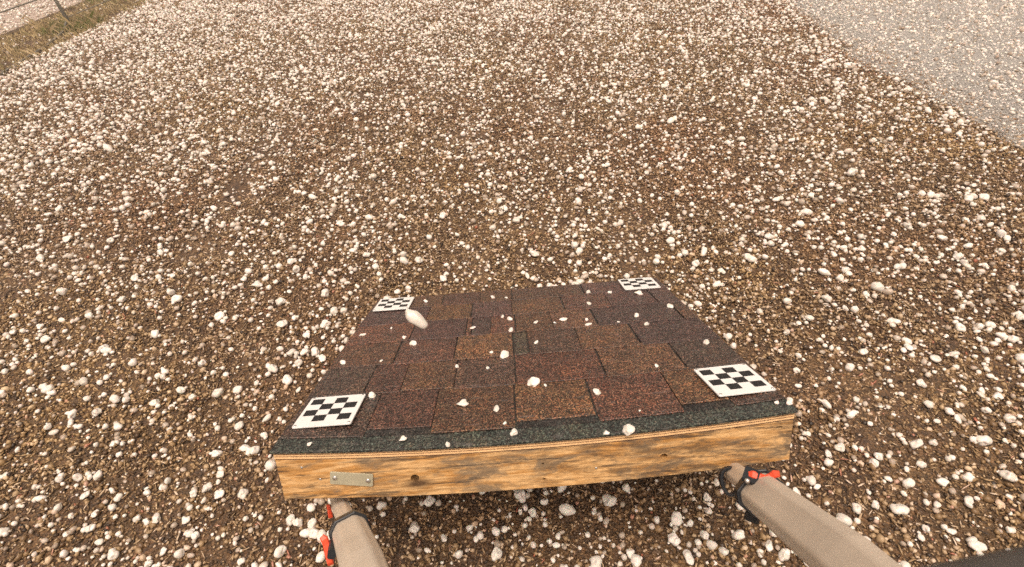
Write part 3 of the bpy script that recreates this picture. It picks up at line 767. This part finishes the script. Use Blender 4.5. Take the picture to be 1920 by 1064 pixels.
# third leg, hub and the arm to the camera (mostly behind the lens)
tb = Vector((hub.x + 0.15, hub.y - 0.75, 0.0))
t3 = sweep('leg', [hub + (tb - hub) * 0.06, hub + (tb - hub) * 0.6], facet(0.066, 0.054, 0.013), M_LEG, trip, Vector((0, -1, .3)))
sweep('lower_tube', [hub + (tb - hub) * 0.58, tb], facet(0.04, 0.033, 0.009), M_LEG, t3, Vector((0, -1, .3)))
sweep('hub', [hub - Vector((0, 0, .07)), hub - Vector((0, 0, .05)), hub + Vector((0, 0, .04)), hub + Vector((0, 0, .06))], ring(0.07, 20), M_CLAMP, trip, Vector((1, 0, 0)), scales=[.7, 1, 1, .7])
a0 = at(2200, 1015, 0.16); a1 = at(1800, 1132, 0.118)
sweep('camera_arm', [a0 + (a0 - a1) * 1.5, a0, at(1990, 1083, 0.135), a1, at(1650, 1165, 0.11), at(1500, 1400, 0.09)], ring(0.0085, 16), M_DARK, trip, FWD, smooth=True)

# ------------------------------------------------------------------ fence and grass along the far side
fx = -4.19
fence = empty('fence', (fx, 5.82, 0)); tag(fence, 'wire fence with grey metal posts along the grassy edge of the gravel', 'fence')
inv = Matrix.Translation((-fx, -5.82, 0))
def fpart(name, pts, r, mat, n=8):
    return sweep(name, [inv @ Vector(p) for p in pts], ring(r, n), mat, fence, Vector((0, 0, 1)) if abs((Vector(pts[-1]) - Vector(pts[0])).normalized().z) < .9 else Vector((1, 0, 0)), smooth=True)
for y in (2.82, 5.82, 8.82, 11.82):
    fpart('post', [(fx, y, -0.02), (fx, y, 1.5)], 0.019, M_POST, 12)
    fpart('post_cap', [(fx, y, 1.50), (fx, y, 1.52)], 0.023, M_POST, 12)
fpart('bottom_wire', [(fx, 5.82, 0.115), (fx, 7.3, 0.10), (fx, 8.82, 0.11), (fx, 11.8, 0.11)], 0.0045, M_PIPE)
fpart('fallen_wire', [(fx, 5.82, 0.10), (fx + .05, 5.6, 0.03), (fx + 0.18, 5.1, 0.018), (fx + 0.25, 4.6, 0.016), (fx + 0.34, 4.1, 0.016), (fx + .5, 3.0, 0.016), (fx + .6, 1.5, 0.016)], 0.010, M_PIPE)
fpart('middle_wire', [(fx, 2.82, 0.36), (fx, 5.82, 0.345), (fx, 8.82, 0.36), (fx, 11.8, 0.36)], 0.0065, M_PIPE)
fpart('top_wire', [(fx, 2.82, 1.45), (fx, 11.8, 1.45)], 0.0045, M_PIPE)
# grass blades
n_b = 26000
bx = rng.uniform(px0 - 0.1, GX0 + 0.08, n_b) + 0.08 * rng.normal(size=n_b) * 0.5; by = rng.uniform(0.5, 11, n_b)
tuft = np.sin(by * 5.1 + bx * 3) * np.sin(by * 2.3 - bx * 7) > -0.75
near = np.hypot(bx - fx, by - 5.82) < 0.3; bx, by, near = bx[tuft], by[tuft], near[tuft]
hgt_ = rng.uniform(0.015, 0.05, len(bx)) * np.where(near, 1.9, 1) * np.where(rng.uniform(0, 1, len(bx)) < .04, 2.2, 1)
aa = rng.uniform(0, 6.28, len(bx)); ln = rng.uniform(0.3, 1.3, len(bx)) * hgt_; wd = rng.uniform(0.002, 0.004, len(bx))
z = np.zeros(len(bx)); ca, sa = np.cos(aa), np.sin(aa)
v = np.stack([np.stack([bx - sa * wd, by + ca * wd, z], 1), np.stack([bx + sa * wd, by - ca * wd, z], 1),
              np.stack([bx + ca * ln * .4 + sa * wd * .7, by + sa * ln * .4 - ca * wd * .7, hgt_ * .65], 1), np.stack([bx + ca * ln, by + sa * ln, hgt_], 1)], 1).reshape(-1, 3)
k = np.arange(len(bx)) * 4
fs = np.stack([np.stack([k, k + 1, k + 2], 1), np.stack([k, k + 2, k + 3], 1)], 1).reshape(-1, 3)
gm = mesh('grass', v.tolist(), fs.tolist())
at2 = gm.attributes.new('tone', 'FLOAT', 'FACE')
tone = np.clip(rng.uniform(0, .85, len(bx)) + np.where((near) | (by > 7.0), 0.35, 0), 0, 1)
at2.data.foreach_set('value', np.repeat(tone, 2))
tag(link('grass', gm, M_GRASS), 'short dry brown and green grass along the fence', 'grass', None, 'stuff')
